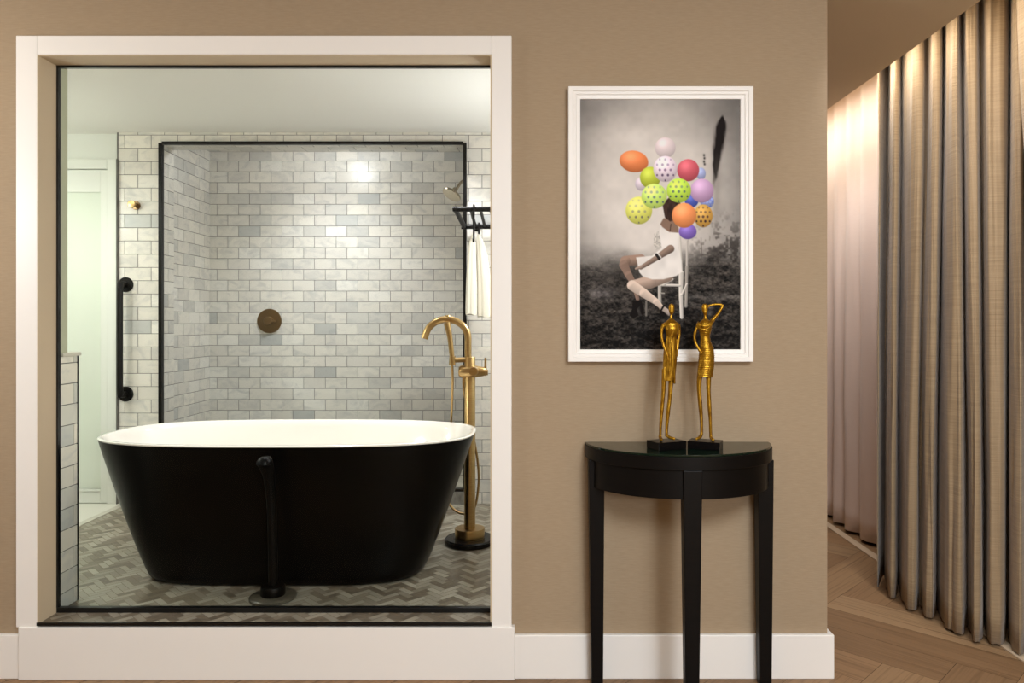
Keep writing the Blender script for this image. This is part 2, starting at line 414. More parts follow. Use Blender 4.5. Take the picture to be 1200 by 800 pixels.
# door wall at the far left: casing, frosted door
struct(MB().box(BXL, TX0-.01, FY+.03, FY+.13, 0, BCZ+.1).build('wall_bathroom_door', M_bwhite))
dr = thing('door_1', (-2.75, FY, BZ), None, None); del dr['label']; del dr['category']; dr['kind'] = 'structure'
dtop = PZ(187, FY)
dx1 = PX(127, FY)
c = MB(); c.box(dx1, TX0-.004, FY-.015, FY+.03, BZ, dtop); c.box(-3.28, dx1, FY-.015, FY+.03, dtop-.055, dtop); c.box(-3.28, -3.22, FY-.015, FY+.03, BZ, dtop-.055); c.build('door_casing', M_bwhite, dr, bevel=.003)
c = MB(); c.box(TX0-.004, TX0+.002, FY-.02, FY, BZ, dtop); c.build('corner_bead', M_grout, dr)
px1 = PX(118, FY)
d0, d1 = FY-.002, FY+.028
pz0, pz1 = PZ(573, FY), PZ(225, FY)
c = MB(); c.box(px1, dx1-.003, d0, d1, BZ+.004, dtop-.058); c.box(-3.217, -3.12, d0, d1, BZ+.004, dtop-.058)
c.box(-3.12, px1, d0, d1, BZ+.004, pz0); c.box(-3.12, px1, d0, d1, pz1, dtop-.058); c.build('door_panel', M_bwhite, dr, bevel=.002)
c = MB(); c.box(-3.12, px1, d0+.012, d0+.018, pz0, pz1); c.build('frosted_pane', M_frost, dr)
c = MB(); c.box(-3.12, px1, d0-.006, d0+.01, pz0-.012, pz0); c.build('glazing_bead', M_bwhite, dr, bevel=.002)

# ------------------------------------------------------------------ shower screen
t = thing('shower_screen', ((SX0+SX1)/2, FY-.02, BZ+.072), 'black framed clear glass shower screen in the tiled far wall', 'shower screen')
c = MB(); fw = .019
z0 = BZ+.072
c.box(SX0-.004, SX0+fw-.004, FY-.018, FY+.012, z0, SZ1); c.box(SX1-fw/2, SX1+fw/2, FY-.018, FY+.012, z0, SZ1)
c.box(SX0-.004+fw, SX1-fw/2, FY-.018, FY+.012, SZ1-.008, SZ1+.008); c.box(SX0+fw-.004, SX1-fw/2, FY-.018, FY+.012, z0, z0+.015)
c.build('frame', M_blackm, t, bevel=.001)
c = MB(); c.box(SX0+fw-.006, SX1-fw/2+.002, FY-.006, FY+.002, z0+.013, SZ1-.006); c.build('glass_panel', M_sglass, t)

# ------------------------------------------------------------------ bathtub
TC = Vector((-1.024, 3.225, BZ))
tub = thing('bathtub', TC, 'freestanding bathtub, glossy black outside and white inside', 'bathtub')
def sup(a, b_, n, z, cx=0, seg=96):
    r = []
    for k in range(seg):
        th = 2*PI*k/seg; c_, s_ = math.cos(th), math.sin(th)
        r.append(Vector((TC.x+cx+a*math.copysign(abs(c_)**(2/n), c_), TC.y+b_*math.copysign(abs(s_)**(2/n), s_), z)))
    return r
H = .570
def out(tn, inset=0, n=2.9):          # outer size at fraction tn of the height
    e = tn**.94
    return (.565+(.79-.565)*e-inset, .318+(.385-.318)*e-inset, n+1.2*(1-tn), .0*(1-e))
rings = []
for k, (dz, ins) in enumerate(((.0,.03),(.002,.016),(.007,.007),(.018,.002),(.04,0))):
    a, b_, n, cx = out(dz/H, ins); rings.append(sup(a, b_, n, BZ+dz, cx+.014))
for k in range(1, 13):
    tn = .04/H+(1-.04/H)*k/12
    if k == 12: tn = 1-.008/H
    a, b_, n, cx = out(tn); rings.append(sup(a, b_, n, BZ+H*tn, .014*(1-tn)))
c = MB(); c.loops(rings, cap=False); c.add([(p.x, p.y, p.z) for p in rings[0]], [tuple(range(95, -1, -1))]); c.build('outer_shell', M_tubb, tub, smooth=True)
rings = [rings[-1]]
rings.append(sup(.790, .385, 2.9, BZ+H-.003)); rings.append(sup(.786, .381, 2.9, BZ+H)); rings.append(sup(.776, .371, 2.9, BZ+H)); rings.append(sup(.771, .366, 2.9, BZ+H-.004))
for dz, ins in ((.03,.006),(.10,.022),(.2,.05),(.3,.08),(.38,.11),(.42,.14),(.445,.19),(.455,.26)):
    rings.append(sup(.771-ins*1.9, .366-ins*.9, 2.7, BZ+H-dz))
c = MB(); c.loops(rings, cap=False); c.add([(p.x, p.y, p.z) for p in rings[-1]], [tuple(range(96))]); c.build('inner_basin', M_tubw, tub, smooth=True, angle=60)
c = MB(); c.lathe([(.001,.0),(.03,.0),(.032,.004),(.028,.008),(.001,.008)], (TC.x+.1, TC.y, BZ+H-.4565)); c.build('drain', M_brass, tub, smooth=True)

# ------------------------------------------------------------------ brass tub filler
QY = 3.49; QX = PX(550.5, QY)
q = lambda px, py, dy=0: (PX(px, QY), QY+dy, PZ(py, QY))
t = thing('tub_filler', (QX, QY, BZ), 'tall brushed brass floor standing tub filler with arched spout', 'faucet')
c = MB(); c.lathe([(.001,0),(.112,0),(.118,.006),(.118,.022),(.112,.028),(.001,.028)], (QX, QY, BZ), seg=64); c.build('floor_disc', M_stoneblk, t, smooth=True)
c = MB(); c.lathe([(.001,.028),(.070,.028),(.0705,.032),(.0705,.070),(.069,.073),(.001,.073)], (QX, QY, BZ), seg=48); c.build('base_collar', M_brass, t, smooth=True)
zt = PZ(418, QY)
c = MB(); c.lathe([(.001,BZ+.07),(.0265,BZ+.07),(.0265,zt-.002),(.025,zt),(.001,zt)], (QX, QY, 0), seg=40); c.build('column', M_brass, t, smooth=True)
pts = [q(548.5,420), q(548.5,405)]
for k in range(13):
    a = PI*k/12*.93; pts.append(q(523.5+25*math.cos(a), 396-22*math.sin(a)))
pts.append(q(497.3, 396.5))
c = MB(); c.tube(pts, .0165, 20, res=3); c.build('spout', M_brass, t, smooth=True)
c = MB(); c.lathe([(.001,-.006),(.0125,-.006),(.0125,.018),(.011,.02),(.001,.02)], q(524.5, 374)); c.build('diverter_knob', M_brass, t, smooth=True)
# mixer body, lever
c = MB(); c.lathe([(.001,-.045),(.022,-.045),(.029,-.035),(.029,.03),(.022,.07),(.018,.08),(.001,.08)], q(549,435,-.005), axis='x', seg=36)
c.lathe([(.0215,0),(.0215,-.055),(.019,-.06),(.001,-.06)], q(556,434,-.01), axis='y', seg=30); c.build('mixer_body', M_brass, t, smooth=True)
c = MB(); c.lathe([(.001,-.012),(.013,-.012),(.013,.012),(.001,.012)], q(569,436,-.005), axis='x', seg=24); c.tube([q(569,440,-.005), q(569,419,-.005)], [.0065,.0055], 12); c.build('lever', M_brass, t, smooth=True)
# outlet stub and cradle
c = MB(); c.tube([q(550,421,.0), q(533,421.5,-.03)], .012, 16); c.tube([q(531,417,-.03), q(530.5,427,-.03)], .015, 16); c.build('cradle', M_brass, t, smooth=True)
c = MB(); c.tube([q(530.5,418,-.03), q(528,395,-.03), q(524.5,378,-.03)], [.0115,.0125,.0165], 18, res=4); c.build('hand_shower', M_brass, t, smooth=True)
c = MB(); c.tube([q(530.5,427,-.03), q(531,445,-.02), q(529,475,.02), q(526,510,.07), q(522,550,.08), q(521,585,.08), q(530,601,.07), q(544,605,.05), q(555,598,.06), (q(560,570,.05)), q(559,540,.03), q(552,500,.02), q(544,460,.0), q(543,440,0)], .0058, 12, res=8)
c.build('hose', M_brass, t, smooth=True)

# near-black post shape in front of the tub
RY = 2.79; RX = PX(320, RY); r_ = lambda px, py, dy=0: (PX(px, RY), RY+dy, PZ(py, RY))
t = thing('dark_post_form', (RX, RY, BZ), 'slim dark post-shaped form with rounded head before the black bathtub', 'post')
c = MB(); c.lathe([(.001,0),(.080,0),(.086,.004),(.086,.012),(.081,.016),(.001,.016)], (RX, RY, BZ), seg=56); c.build('floor_disc', mat('grey_veined_disc', (92,86,72), .3, var=((30,30,30),(60,56,48),.8)), t, smooth=True)
M_post = mat('post_near_black', (5,4,3), .4, spec=.12, bump=((300,300,300), .05, .0003))
c = MB(); c.lathe([(.001,.016),(.044,.016),(.045,.019),(.045,.048),(.043,.051),(.001,.051)], (RX, RY, BZ), seg=40); c.build('base_collar', M_post, t, smooth=True)
c = MB(); c.tube([r_(320,690), r_(319.5,640), r_(318,590), r_(316,560,-.004), r_(313.5,545,-.012), r_(312,539,-.022)], [.017,.017,.0175,.021,.027,.029], 24, res=6)
c.build('post', M_post, t, smooth=True)
c = MB(); c.lathe([(.001,.024),(.012,.0225),(.021,.016),(.027,.006),(.029,-.004),(.02,-.012),(.001,-.014)], r_(312,541,-.022), seg=28); c.build('rounded_head', M_post, t, smooth=True)

# ------------------------------------------------------------------ bathroom fittings
w_ = lambda px, py, dy=0: (PX(px, FY-.0), FY+dy, PZ(py, FY))
t = thing('grab_bar', w_(149, 470), 'vertical matte black grab bar on the marble tiles beside the doorway', 'grab bar')
for py in (333.5, 461.5):
    c = MB(); c.lathe([(.001,-.0025),(.043,-.0025),(.043,-.008),(.038,-.013),(.001,-.013)], w_(148, py), axis='y', seg=40); c.build('wall_flange', M_blackm, t, smooth=True)
c = MB(); c.tube([w_(148.5,333.5,-.01), w_(148.5,333.5,-.045), w_(148.5,336,-.062), w_(148.5,342,-.07), w_(148.5,452,-.07), w_(148.5,458,-.062), w_(148.5,461.5,-.045), w_(148.5,461.5,-.01)], .0165, 20, res=5, up=(1,0,0)); c.build('bar', M_blackm, t, smooth=True)

t = thing('robe_hook', w_(158, 245), 'small round brass robe hook high on the tiles above the grab bar', 'hook')
c = MB(); c.lathe([(.001,-.0025),(.025,-.0025),(.025,-.009),(.001,-.010)], w_(160, 241), axis='y', seg=32); c.build('back_plate', M_brassd, t, smooth=True)
c = MB(); c.lathe([(.009,-.008),(.009,-.03),(.018,-.034),(.022,-.042),(.020,-.052),(.001,-.054)], w_(159.3, 240.5), axis='y', seg=28); c.build('knob', M_brass, t, smooth=True)

a_ = lambda px, py, dy=0: (PX(px, AY), AY+dy, PZ(py, AY))
t = thing('shower_valve', a_(316, 390), 'round antique brass shower valve plate on the tiled back wall of the shower', 'shower valve')
c = MB(); c.lathe([(.001,-.0025),(.083,-.0025),(.086,-.006),(.084,-.012),(.001,-.014)], a_(316, 376), axis='y', seg=56); c.build('round_plate', M_brassd, t, smooth=True)
c = MB(); c.lathe([(.001,-.012),(.030,-.012),(.030,-.05),(.026,-.055),(.001,-.055)], a_(316.5, 376), axis='y', seg=32); c.tube([a_(316.5,376,-.045), a_(325.5,376.5,-.045)], [.009,.007], 14); c.build('lever_handle', M_brassd, t, smooth=True)

HY = 4.75; h_ = lambda px, py, dy=0: (PX(px, HY), HY+dy, PZ(py, HY))
t = thing('wall_mounted_shower', h_(553, 209), 'brushed nickel shower head on a curved arm in the shower corner', 'shower head')
c = MB(); c.tube([(AX1-.004, HY, PZ(211, HY)), h_(546,211), h_(541,213), h_(537,218), h_(534,223)], .0095, 16, res=6); c.lathe([(.001,-.002),(.028,-.002),(.028,-.010),(.001,-.012)], (AX1, HY, PZ(211, HY)), axis='x', seg=28); c.build('arm', M_chrome, t, smooth=True)
c = MB()
hd = Vector(h_(530,226.5)); 
ax = Vector((-.45, -.35, -.82)).normalized(); u1 = ax.orthogonal().normalized(); u2 = ax.cross(u1)
rings = [[hd+ax*hh+(u1*math.cos(2*PI*j/36)+u2*math.sin(2*PI*j/36))*rr for j in range(36)] for rr, hh in ((.001,-.045),(.014,-.04),(.016,-.018),(.03,-.008),(.062,.002),(.065,.008),(.062,.016),(.001,.018))]
c.loops(rings); c.build('spray_head', M_chrome, t, smooth=True)

# towel rack: two rails, end bars, slats
k1 = 3.97; k2 = 4.20
n1 = lambda px, py: Vector((PX(px, k1), k1, PZ(py, k1)))
n2 = lambda px, py: Vector((PX(px, k2), k2, PZ(py, k2)))
t = thing('towel_rack', (-.2, FY, 1.75), 'black metal slatted towel rack on the right of the tiled wall', 'towel rack')
RE = .16
A = n1(534.5,245); B = n2(544,265.5)
A2 = Vector((RE, A.y, A.z)); B2 = Vector((RE, B.y, B.z))
c = MB(); c.tube([A2, A+Vector((.03,0,0)), A, A+(B-A)*.06+Vector((-.004,0,0)), A+(B-A)*.9, B, B+Vector((.03,0,0)), B2], .014, 14, res=4); c.build('outer_rail', M_blackm, t, smooth=True)
for px in (551.5, 563, 575, 588, 601, 614):
    p0 = n1(px, 245); p1 = Vector((p0.x+.01, B.y, B.z)); c = MB(); c.tube([p0, p1], .0085, 12); c.build('slat', M_blackm, t, smooth=True)
for xx in (-.30, .12):
    c = MB(); c.tube([(xx, B.y, B.z), (xx, FY-.004, B.z)], .008, 12); c.lathe([(.001,-.0025),(.022,-.0025),(.022,-.009),(.001,-.01)], (xx, FY, B.z), axis='y', seg=24); c.build('wall_mount', M_blackm, t, smooth=True)
c = MB(); c.tube([A2, (RE, B.y, B.z)], .0105, 14); c.build('end_bar', M_blackm, t, smooth=True)
# towel hooks, each hanging off a rail
HXS = []
for (px, y0_, z0_, zend) in ((555.5, k1+.0, n1(555,245).z, PZ(281, k1)), (561.5, k2-.02, n2(561,265.5).z, PZ(280, k2))):
    x = PX(px, y0_)
    c = MB(); c.tube([(x, y0_+.014, z0_-.006), (x, y0_+.012, z0_+.01), (x, y0_-.002, z0_+.016), (x, y0_-.015, z0_+.006), (x, y0_-.015, zend+.03), (x, y0_-.012, zend), (x, y0_-.03, zend-.012), (x, y0_-.045, zend+.004)], .006, 10, res=5, up=(1,0,0))
    c.build('hook', M_blackm, t, smooth=True); HXS.append((x, y0_, zend))
# towel: gathered cloth in two lobes, hung from the hooks
TY = 4.02
c = MB()
def lobe(pxs, hw, dy, seed):
    # pxs: (py, centre px, half width px)
    rings = []
    for (py, cx_, hw_) in pxs:
        z = PZ(py, TY); R = hw_/F*TY; X0 = PX(cx_, TY); ring = []
        for j in range(48):
            a = 2*PI*j/48; k = 1+.10*math.sin(5*a+seed)*min(1, (py-272)/40)+.05*math.sin(9*a+seed*2+py*.02)
            ring.append((X0+R*math.cos(a)*k, TY+dy+min(R*.7, .035)*math.sin(a)*k, z+.004*math.sin(3*a+seed)*(py > 360)))
        rings.append(ring)
    c.loops(rings)
lobe([(273,555.5,.7),(276,555,2.0),(283,554,3.4),(300,553.2,4.6),(330,552.7,5.6),(360,552.5,6.3),(368.5,552.5,6.2)], 0, -.03, .5)
lobe([(274,560.5,.7),(277,561,2.4),(284,562.5,4.4),(300,564.5,6.4),(330,567,8),(362,568.5,9.2),(371,568.5,9.0)], 0, .0, 2.1)
tw = c.build('hand_towel', M_towel, smooth=True, angle=70)
tag(tw, 'cream towel hanging in folds from the black towel rack', 'towel')

# ------------------------------------------------------------------ console table
TZ = .815
TX, TA, TD = .516, .322, .262
tb = thing('console_table', (TX, WY-.02, 0), 'dark espresso half moon console table against the beige wall', 'table')
TB = WY-.004
def half(a, d, back, n=2.0, seg=48):
    return [(TX+a*math.cos(PI+PI*k/seg), back-d*abs(math.sin(PI*k/seg))) for k in range(seg+1)]
def slab(a, d, z0, z1, back=TB, thick=None):
    o_ = half(a, d, back); m = MB()
    if thick:
        i_ = half(a-thick, d-thick, back); n = len(o_)
        v = [(x,y,z0) for x,y in o_]+[(x,y,z1) for x,y in o_]+[(x,y,z0) for x,y in i_]+[(x,y,z1) for x,y in i_]
        f = []
        for k in range(n-1):
            f += [(k,k+1,n+k+1,n+k),(2*n+k+1,2*n+k,3*n+k,3*n+k+1),(n+k,n+k+1,3*n+k+1,3*n+k),(k+1,k,2*n+k,2*n+k+1)]
        f += [(0,n,3*n,2*n),(n-1,3*n-1,4*n-1,2*n-1)]
        m.add(v, f)
    else:
        n = len(o_); v = [(x,y,z0) for x,y in o_]+[(x,y,z1) for x,y in o_]
        f = [tuple(range(n-1,-1,-1)), tuple(range(n,2*n))]+[(k,(k+1)%n,n+(k+1)%n,n+k) for k in range(n)]
        m.add(v, f)
    return m
slab(TA, TD, TZ-.042, TZ).build('tabletop', M_espresso, tb, smooth=True, bevel=.002)
slab(TA-.003, TD-.003, TZ+.0004, TZ+.007).build('glass_top', M_tglass, tb, smooth=True, bevel=.001)
ap = slab(TA-.012, TD-.012, TZ-.135, TZ-.042, thick=.02); ap.box(TX-TA+.02, TX+TA-.02, TB-.02, TB, TZ-.13, TZ-.042); ap.build('apron', M_espresso, tb, smooth=True)
def leg(x0t, x1t, y0t, y1t, x0b, x1b, y0b, y1b):
    m = MB(); v = [(x0b,y0b,0),(x1b,y0b,0),(x1b,y1b,0),(x0b,y1b,0),(x0t,y0t,TZ-.043),(x1t,y0t,TZ-.043),(x1t,y1t,TZ-.043),(x0t,y1t,TZ-.043)]
    m.add(v, [(0,3,2,1),(4,5,6,7),(0,1,5,4),(1,2,6,5),(2,3,7,6),(3,0,4,7)]); m.build('leg', M_espresso, tb, bevel=.002)
lb = TB-.02
leg(TX-TA+.008, TX-TA+.062, lb-.055, lb, TX-TA+.020, TX-TA+.058, lb-.045, lb-.005)
leg(TX+TA-.062, TX+TA-.008, lb-.055, lb, TX+TA-.052, TX+TA-.012, lb-.045, lb-.005)
fy = TB-TD+.004
leg(TX-.031, TX+.029, fy, fy+.05, TX-.023, TX+.019, fy+.004, fy+.042)

# ------------------------------------------------------------------ figurines
SY = 2.44; spx = F/SY
TOPZ = TZ+.0074
s_ = lambda px, py, dy=0: Vector((PX(px, SY), SY+dy, PZ(py, SY)))
pp = 1/spx
def remesh(o, vox=.0016):
    m = o.modifiers.new('fuse', 'REMESH'); m.mode = 'VOXEL'; m.voxel_size = vox; m.use_smooth_shade = True
    m2 = o.modifiers.new('soften', 'SMOOTH'); m2.factor = .6; m2.iterations = 3
def stack(c, rows, flat=.6, seg=40, rib=0, y=0):
    """elliptical cross-sections: (py, left px, right px, dy)"""
    rings = []
    rows2 = []
    for i in range(len(rows)-1):
        a, b_ = rows[i], rows[i+1]; n = max(2, int(abs(b_[0]-a[0])/ (.5 if rib else 1.2)))
        for k in range(n):
            u = k/n; us = u*u*(3-2*u)*.5+u*.5; rows2.append(tuple(a[j]+(b_[j]-a[j])*us for j in range(4)))
    rows2.append(rows[-1])
    for (py, l, r, dy) in rows2:
        hw = (r-l)/2*pp; k = 1+(rib*math.sin(py*2*PI/2.2) if rib else 0); c0 = s_((l+r)/2, py, dy+y)
        rings.append([c0+Vector((hw*k*math.cos(a), hw*flat*k*math.sin(a), 0)) for a in [2*PI*j/seg for j in range(seg)]])
    c.loops(rings)
def block(t, cx, ang, name='plinth', L_=.108, W_=.072):
    c = MB(); z0, z1 = TOPZ, TOPZ+.026; ca, sa = math.cos(ang), math.sin(ang)
    v = [(cx+x*ca-y*sa, SY+x*sa+y*ca, z) for z in (z0, z1) for x, y in ((-L_/2,-W_/2),(L_/2,-W_/2),(L_/2,W_/2),(-L_/2,W_/2))]
    c.add(v, [(0,3,2,1),(4,5,6,7),(0,1,5,4),(1,2,6,5),(2,3,7,6),(3,0,4,7)]); c.build(name, M_stoneblk, t, bevel=.001)
FZ = 514.5
# first figure: arms at her sides
t = thing('gold_figurine', (PX(781, SY), SY, TOPZ), 'slender gold woman figurine with both arms hanging at her sides, on black block', 'figurine')
block(t, PX(781, SY), math.radians(24))
c = MB()
stack(c, [(355.5,786.2,787.6,0),(356.5,784.6,789.4,0),(359,783.4,790.5,0),(363,783.4,790.4,0),(366.5,784.3,789.6,-.001),(368.5,785.2,788.2,0),(371,785.1,788.0,0),(373.5,784.2,788.8,0),(376,781,792,0),(378.5,777.5,795.5,0),(382,777.8,796,-.001),(385,779.5,795.3,-.004),(388,780.3,794.3,-.003),(394,781,792.4,0),(400,780,792.6,0),(410,778,793.2,0),(418,777.5,793,0),(430,777.3,792,0),(438,777.5,791,0)], .62)
c.tube([s_(778.2,379.5), s_(775.6,385), s_(775.2,394,-.002), s_(776.6,402,-.005), s_(779,410,-.010), s_(781,416,-.013), s_(782.3,421,-.013)], [.0068,.0058,.0050,.0048,.0042,.0052,.003], 14, res=4)
for k in range(4): c.tube([s_(780.4+k*.75,416,-.014), s_(781.2+k*.8,421,-.015), s_(781.6+k*.8,424.5-abs(k-1.5)*.6,-.013)], [.0017,.0016,.0012], 8)
c.tube([s_(780.4,414,-.013), s_(779.6,418.5,-.015)], [.0018,.0013], 8)
c.tube([s_(794.8,380), s_(796,387,.002), s_(795.6,395,.002), s_(794.4,403,.0), s_(793.4,409,-.002), s_(793,413,-.002)], [.0068,.0056,.0050,.0046,.0050,.003], 14, res=4)
for k in range(4): c.tube([s_(792.2+k*.6,411,-.004), s_(792.1+k*.6,418-abs(k-1.5)*.5,-.004)], [.0016,.0012], 8)
c.tube([s_(779.5,432), s_(778,448), s_(777.2,462), s_(775.6,480), s_(774.2,498), s_(773.8,509), s_(773.6,512)], [.0115,.0080,.0066,.0062,.0050,.0046,.0060], 16, res=5)
c.tube([s_(788.5,432), s_(786.2,448), s_(785,465), s_(783,482), s_(781.4,500), s_(781.2,508.5)], [.0115,.0084,.0068,.0066,.0052,.0054], 16, res=5)
c.tube([s_(773.7,510.5,.006), s_(773.6,513,-.006), s_(773.6,513.8,-.022), s_(773.6,514,-.027)], [.0055,.0055,.0058,.003], 14, res=4)
c.tube([s_(780.6,509.5,.004), s_(784,511.8,-.006), s_(789,513.2,-.014), s_(790.4,513.5,-.016)], [.0055,.0055,.0052,.003], 14, res=4)
o = c.build('figure', M_gold, t, smooth=True); remesh(o)
c = MB()
stack(c, [(381,778.2,795.6,0),(385,779,795.6,-.004),(388,779.8,794.8,-.003),(394,780.6,793,0),(400,779.6,793,0),(410,777.6,793.7,0),(418,777,793.6,0),(430,776.7,792.6,0),(440,776,791.6,0),(446,775.8,791,0)], .68)
# wrap fold down the front with the slit
c.tube([s_(789,386,-.016), s_(786,396,-.014), s_(784.5,410,-.015), s_(784.3,425,-.015), s_(783,440,-.014)], [.0022,.0026,.003,.003,.002], 10, res=4)
c.tube([s_(780,379,-.008), s_(784,383,-.014), s_(789,387.5,-.016)], [.002,.0026,.002], 10, res=4)
c.tube([s_(794,379,-.008), s_(789.5,383,-.014), s_(784,387,-.016)], [.002,.0026,.002], 10, res=4)
c.tube([s_(777.6,430,-.009), s_(778,448,-.008)], [.003,.0036], 10)
c.tube([s_(790,432,-.009), s_(790,449.5,-.004)], [.003,.004], 10)
o = c.build('wrap_dress', M_gold, t, smooth=True); remesh(o)
# second figure: hand behind the head, ribbed dress
t = thing('gold_figurine', (PX(827, SY), SY, TOPZ), 'slender gold woman figurine in ribbed dress, one hand raised to her head', 'figurine')
block(t, PX(826.5, SY), math.radians(-24), L_=.104, W_=.068)
c = MB()
stack(c, [(355.5,825,826.6,0),(356.5,823.4,828.6,0),(359,822.2,829.8,0),(363,822.4,829.6,0),(366.5,823.6,828.8,-.001),(368.5,824.6,828.2,0),(371,824.8,828.2,0),(373.5,824.2,829,0),(376,821,832.5,0),(379,818,834.8,0),(384,818.4,834,-.002),(388,819.6,832.6,-.002),(394,821.2,831.2,0),(400,821,832.5,0),(408,820,835.6,0),(416,819.4,836.6,0),(426,818.8,836.6,0),(436,818,835.2,0)], .62)
c.tube([s_(819,380), s_(815.8,385.5), s_(813.7,394,-.002), s_(814.6,401,-.004), s_(817.3,407,-.008), s_(819.3,411,-.010)], [.0066,.0056,.0048,.0044,.0042,.005], 14, res=4)
for k in range(4): c.tube([s_(818.6+k*.55,410,-.012), s_(819.8+k*.5,413.2,-.013), s_(819.8+k*.5,415.6,-.011)], [.0017,.0016,.0012], 8)
c.tube([s_(819.8,408.5,-.011), s_(821.8,410.5,-.012)], [.0018,.0013], 8)
c.tube([s_(831.5,380), s_(836.5,373.5,.001), s_(841.5,367.5,.002), s_(846.8,359.2,.003), s_(847,357.6,.004), s_(841,356.4,.006), s_(834.5,357.2,.008), s_(830,358.6,.008)], [.0085,.0068,.0056,.0048,.0046,.0044,.0038,.0044], 14, res=4)
for k in range(4): c.tube([s_(831.4,357.6+k*.8,.007), s_(828.4,357.8+k*.9,.010), s_(826.4,358.4+k*.9,.012)], [.0016,.0015,.0012], 8)
c.tube([s_(832,358.6,.005), s_(830,360.6,.003)], [.0017,.0013], 8)
c.tube([s_(822,432), s_(819.6,444), s_(819.2,456), s_(820.6,474), s_(822,492), s_(822.2,504), s_(822,509)], [.0115,.0088,.0072,.0070,.0056,.0052,.0058], 16, res=5)
c.tube([s_(831,432), s_(830.4,444), s_(830.4,458), s_(831.4,476), s_(832.4,494), s_(832.8,508), s_(833,512)], [.0115,.0086,.0070,.0068,.0052,.0050,.0058], 16, res=5)
c.tube([s_(822.2,509.5,.004), s_(819.5,512,-.005), s_(815.5,513.5,-.012), s_(814,513.8,-.014)], [.0058,.0055,.005,.003], 14, res=4)
c.tube([s_(833,510,.006), s_(833.2,513,-.006), s_(833.8,514,-.022), s_(834,514.2,-.026)], [.0055,.0055,.0056,.003], 14, res=4)
o = c.build('figure', M_gold, t, smooth=True); remesh(o)
c = MB()
stack(c, [(383,818,834.4,-.001),(388,819.2,833,-.002),(394,820.6,831.6,0),(400,820.4,833,0),(408,819.6,836.2,0),(416,819,837.2,0),(426,818,837.2,0),(436,817,835.8,0),(441.5,816.6,835,0)], .68, rib=.03, seg=48)
c.build('ribbed_dress', M_gold, t, smooth=True, angle=80)
c = MB()
c.tube([s_(818,378.5,.006), s_(817,381.5,-.008), s_(820,385,-.016), s_(825,385.5,-.019), s_(830,382.5,-.016), s_(834.5,377.5,-.006), s_(836,374,.004)], [.0036,.0048,.0052,.0052,.005,.0045,.003], 14, res=5, flat=.8)
c.tube([s_(818.5,377,.006), s_(819,379,-.008), s_(822,381.5,-.014), s_(826,381.5,-.015), s_(831,378.5,-.012), s_(834.5,375,-.002)], [.003,.004,.0044,.0044,.004,.003], 14, res=5)
o = c.build('shoulder_scarf', M_gold, t, smooth=True); remesh(o, .0014)

# ------------------------------------------------------------------ framed picture
PY = WY-.03
fx0, fx1, fz0, fz1 = PX(666, PY), PX(882.8, PY), PZ(423.8, PY), PZ(101, PY)
ix0, ix1, iz0, iz1 = PX(680.5, PY), PX(867.8, PY), PZ(408, PY), PZ(116.5, PY)
t = thing('framed_picture', ((fx0+fx1)/2, WY, fz0), 'white framed print of a seated woman hidden by colourful balloons', 'picture')
c = MB()
def ringf(a0, a1, b0, b1, o, i, y0, y1, yi):        # picture moulding: mitred ring from outset o to outset i
    v = []; 
    for s, yy in ((o, y0), (i, yi)):
        v += [(a0+s, yy, b0+s), (a1-s, yy, b0+s), (a1-s, yy, b1-s), (a0+s, yy, b1-s)]
    f = [(k, (k+1) % 4, 4+(k+1) % 4, 4+k) for k in range(4)]
    return v, f
steps = [(0, WY-.001), (0, PY-.001), (.0015, PY-.0025), (.015, PY-.0025), (.018, PY+.002), (.026, PY+.002), (.029, PY+.006), (.041, PY+.008), (.0415, PY+.016), (.05, PY+.016)]
rr = []
kx = (ix0-fx0)/.0425; 
for s, yy in steps:
    s0 = s*kx; rr.append([(fx0+s0, yy, fz0+s0*1.02), (fx1-s0, yy, fz0+s0*1.02), (fx1-s0, yy, fz1-s0), (fx0+s0, yy, fz1-s0)])
c.loops(rr, cap=False); c.build('frame', M_white, t)
